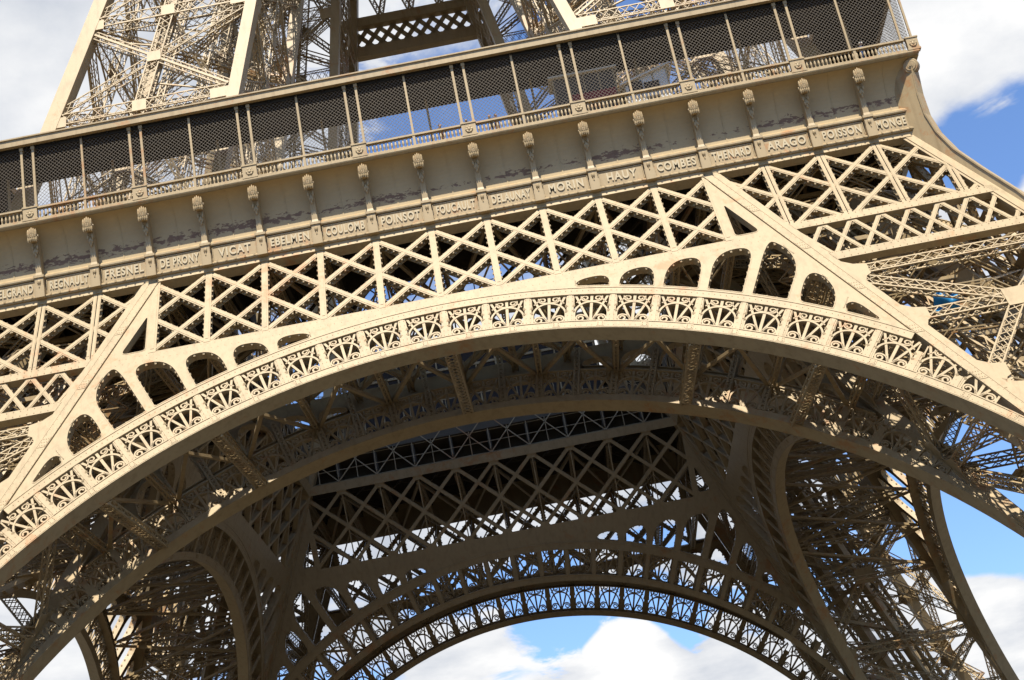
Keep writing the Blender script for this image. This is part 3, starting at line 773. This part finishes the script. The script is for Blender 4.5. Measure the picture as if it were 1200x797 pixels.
def PF(f, z): return np.array((X2(z)+f*(Y2(z)-X2(z)), -Y2(z)+.5, z))
def PB(f, z): return np.array((X2(z)+f*(Y2(z)-X2(z)), -X2(z)-.1, z))
swap = lambda q: (lambda f, z: np.array((-q(f, z)[1], -q(f, z)[0], z)))
n2 = np.array((0, -.964, .266)); n2r = np.array((.964, 0, .266))
for q, n_ in ((PF, n2), (swap(PF), n2r), (PB, -n2), (swap(PB), -n2r)): leg_face(q, n_).build('face_bracing', IRON, leg)
li = MB()
def A2(z, fx, fy): return np.array((X2(z)+fx*(Y2(z)-X2(z)), -(X2(z)+fy*(Y2(z)-X2(z))), z))
for z in ZL[1:]:
    for a, b in (((.05, .05), (.95, .95)), ((.05, .95), (.95, .05))): laced(li, A2(z, *a), A2(z, *b), .7, .5, (0, 0, 1), 1.1, .09, .05)
for z0, z1 in zip(ZL[:-1], ZL[1:]):
    for a, b in (((.5, .04), (.96, .5)), ((.04, .5), (.5, .96))):
        laced(li, A2(z0, *a), A2(z1, *b), .5, .4, (1, 0, 0), 1.1, .09, .05)
for fx, fy in ((.42, .42), (.58, .58)): laced(li, A2(57, fx, fy), A2(111, fx, fy), .6, .6, (1, 0, 0), 1.0, .11, .06)
li.build('cross_bracing', IRON, leg)
around(leg, tower)
ug = MB()
def UG(u, z, n=0): return np.array((u, -Y2(z)-n*.96, z))
for z0, z1 in ((101.6, 102.7), (105.0, 105.95)): plate(ug, [(-8.2, z0), (8.2, z0), (8.2, z1), (-8.2, z1)], [], -.9, .1, UG)
for j in range(-8, 8):
    for sg in (-1, 1): 
        a = np.array((j*1.5, 102.5)); b = a+np.array((sg*2.6, 2.6))
        if max(abs(a[0]), abs(b[0])) < 9.5: strip(ug, [a, b], .5, -.3, -.25+.02*sg, UG)
for j in range(-2, 3):
    for sg in (-1, 1): laced(ug, UG(j*3.4, 106, -.4), UG(j*3.4+sg*1.7, 111, -.4), .6, .5, (0, 1, 0), .7, .11, .07)
plate(ug, [(-8, 110.6), (8, 110.6), (8, 111.4), (-8, 111.4)], [], -.9, .1, UG)
o = ug.build('upper_girder', IRON, tower); around(o, tower)
sf = MB(); sf.box((0, 0, 112.6), (19.5, 19.5, 1.2)); sf.box((0, 0, 116), (20.4, 20.4, .5))
for a in range(4):
    c_, s_ = (1, 0, -1, 0)[a], (0, 1, 0, -1)[a]; sf.box((19.6*c_, 19.6*s_, 114.6), (.3 if c_ else 19.6, .3 if s_ else 19.6, 1.2))
sf.build('second_floor', IRON, tower)
# two-storey glazed houses on the deck, looking on to the open centre
GLASS = simple('dark_glazing', (.03, .024, .022), .8); REDP = simple('red_panel', (.20, .02, .02), .5)
def deck_house(y0, y1, z0, z1):
    mb = MB(); mb.loft([[(-12.5, y0, 57), (12.5, y0, 57), (12.5, y0, z0), (-12.5, y0, z0)], [(-12.5, y1, 57), (12.5, y1, 57), (12.5, y1, z1), (-12.5, y1, z1)]])
    o = mb.build('deck_house', GLASS, tower); f = MB(); s_ = 1 if y1 > y0 else -1
    for i in range(-6, 7): f.bar((i*2.05, y1+.06*s_, 57), (i*2.05, y1+.06*s_, z1), .14, .14)
    for z in (57.2, 60.2, 63.2, z1): f.bar((-12.5, y1+.06*s_, z), (12.5, y1+.06*s_, z), .2, .25)
    f.build('glazing_frame', IRON, o); f = MB()
    for i in (-5, -2, 1, 3): f.box((i*2.05+1, y1+.04*s_, 61.6), (.85, .04, .5))
    f.build('red_band', REDP, o)
deck_house(29.5, 20.2, 61.6, 66.5)
# ------------------------------------------------------------------ things on the tower
def thing(name, label, cat, loc, group=None):
    o = bpy.data.objects.new(name, None); COL.objects.link(o); o.location = loc; return tag(o, label, cat, group)
FLOOR = 57.06
ROOFM = simple('pale_roof', (.62, .58, .50), .5); PANEL = simple('white_panel', (.62, .62, .60), .5); TIM = simple('dark_cladding', (.06, .052, .045), .7)
def kiosk(name, label, loc, w, d, h0, h1, wall, band):
    t = thing(name, label, 'kiosk', loc); mb = MB()
    mb.loft([[(-w/2, -d/2, 0), (w/2, -d/2, 0), (w/2, -d/2, h1), (-w/2, -d/2, h0)], [(-w/2, d/2, 0), (w/2, d/2, 0), (w/2, d/2, h1), (-w/2, d/2, h0)]]); mb.build('wall', wall, t)
    mb = MB(); mb.bar((-w/2-.3, 0, h0+.08), (w/2+.3, 0, h1+.08), d+.6, .14, (0, 0, 1)); mb.build('roof', ROOFM, t)
    mb = MB(); n = max(2, int(w/.9))
    for k in range(n+1): x = -w/2+w*k/n; mb.box((x, -d/2-.03, (h0+(h1-h0)*k/n)/2), (.05, .04, (h0+(h1-h0)*k/n)/2))
    for z in (1.0, 2.2): mb.box((0, -d/2-.03, z), (w/2, .035, .05))
    mb.build('frame', IRON, t)
    if band:
        mb = MB(); mb.box((w*.12, -d/2-.09, 2.75), (w*.36, .05, .4)); mb.build('awning_band', REDP, t)
    else:
        mb = MB()
        for x, z, a in ((-.8, 2.7, .5), (.35, 2.5, .55), (.3, 1.3, .5)): mb.box((x, -d/2-.05, z), (a, .03, .42))
        mb.build('window', GLASS, t)
    return t
kiosk('kiosk', 'dark kiosk with a red band behind the wire netting', (12.6, -32.0, FLOOR), 4.4, 1.6, 4.75, 4.75, TIM, True)
kiosk('kiosk', 'white panelled kiosk with a sloping pale roof behind the wire netting', (16.9, -32.3, FLOOR), 3.2, 1.6, 2.9, 4.0, PANEL, False)
# blue sheet tied inside the right hand pier
tp = MB(); n = 14; rows = []
for i in range(n+1):
    rows.append([(30.3+1.5*j/n, -38.4+.25*math.sin(5*i/n+2*j/n)+.12*math.sin(11*j/n), 36.55+1.1*i/n+.10*math.sin(6*j/n)-.22*math.sin(PI*i/n)*math.sin(PI*j/n)) for j in range(n+1)])
v = [p for r in rows for p in r]; f = [(i*(n+1)+j, i*(n+1)+j+1, (i+1)*(n+1)+j+1, (i+1)*(n+1)+j) for i in range(n) for j in range(n)]
tp.add(v, f); tarp = tp.build('tarpaulin', simple('blue_sheet', (.015, .16, .33), .45), None, True)
md = tarp.modifiers.new('thick', 'SOLIDIFY'); md.thickness = .02
tag(tarp, 'blue tarpaulin hung among the lattice bars of the right hand pier', 'tarpaulin')
# visitors at the railing
SKIN = simple('skin', (.45, .28, .2), .6)
def person(loc, rz, coat, hair, label, white_hat=False):
    t = bpy.data.meshes.new('person'); J = [(0, 0, .95), (0, .01, 1.2), (0, .02, 1.42), (0, .0, 1.52), (0, -.02, 1.64), (0, -.01, 1.72),
         (.19, .02, 1.41), (.27, -.08, 1.14), (.17, -.30, 1.07), (-.19, .02, 1.41), (-.27, -.08, 1.14), (-.17, -.30, 1.07),
         (.10, 0, .9), (.11, -.02, .5), (.11, .02, .08), (.12, -.14, .03), (-.10, 0, .9), (-.11, -.02, .5), (-.11, .02, .08), (-.12, -.14, .03), (.14, -.38, 1.06), (-.14, -.38, 1.06)]
    E = [(0, 1), (1, 2), (2, 3), (3, 4), (4, 5), (2, 6), (6, 7), (7, 8), (2, 9), (9, 10), (10, 11), (0, 12), (12, 13), (13, 14), (14, 15), (0, 16), (16, 17), (17, 18), (18, 19), (8, 20), (11, 21)]
    Rr = [.15, .14, .13, .055, .095, .07, .075, .05, .036, .075, .05, .036, .10, .07, .05, .04, .10, .07, .05, .04, .03, .03]
    t.from_pydata(J, E, []); o = bpy.data.objects.new('person', t); COL.objects.link(o)
    sk = o.modifiers.new('skin', 'SKIN'); sk.use_smooth_shade = True
    for k, r in enumerate(Rr): t.skin_vertices[0].data[k].radius = (r, r*.85)
    t.skin_vertices[0].data[0].use_root = True
    o.modifiers.new('sub', 'SUBSURF').levels = 1; o.modifiers['sub'].render_levels = 2
    m = coat; t.materials.append(m); o.location = loc; o.rotation_euler.z = rz
    hd = MB(); blob_mb(hd, (0, -.015, 1.645), (.092, .108, .125), 14, 9); blob_mb(hd, (0, -.125, 1.635), (.016, .022, .025), 6, 4)
    for s_ in (-1, 1): blob_mb(hd, (s_*.092, 0, 1.64), (.014, .026, .035), 6, 4); blob_mb(hd, (s_*.035, -.108, 1.66), (.014, .012, .008), 6, 4)
    hd.box((0, -.112, 1.585), (.026, .008, .006)); hd.build('face', SKIN, o, True)
    hr = MB(); blob_mb(hr, (0, .018, 1.685), (.104, .112, .10), 12, 7)
    if white_hat: disc(hr, (0, -.03, 1.70), (0, .05, 1), .17, .03, 16)
    hr.build('hat' if white_hat else 'hair', hair, o, True)
    return tag(o, label, 'person', 'visitors at the gallery railing')
DK = simple('dark_coat', (.03, .035, .05), .8); RD = simple('brown_coat', (.16, .08, .05), .8); BL = simple('blue_coat', (.06, .10, .2), .8); HAIR = simple('dark_hair', (.02, .015, .012), .6); WH = simple('white_cloth', (.75, .74, .72), .7); GR = simple('grey_hair', (.12, .10, .08), .6)
for x, rz, coat, hr, lab, wh in ((3.78, .2, DK, HAIR, 'dark haired visitor in a dark coat beside a carved pedestal of the balustrade', False),
        (5.42, -.3, DK, HAIR, 'dark haired visitor against the sky, left one of the close pair at the railing', False), (5.86, .5, RD, HAIR, 'brown coated visitor against the sky, right one of the close pair at the railing', False),
        (1.90, .9, RD, GR, 'grey haired visitor barely showing above the middle of the railing', False), (31.9, .1, BL, WH, 'visitor in a white hat near the right corner of the gallery', True)):
    person((x, -34.72, FLOOR), rz, coat, hr, lab, wh)
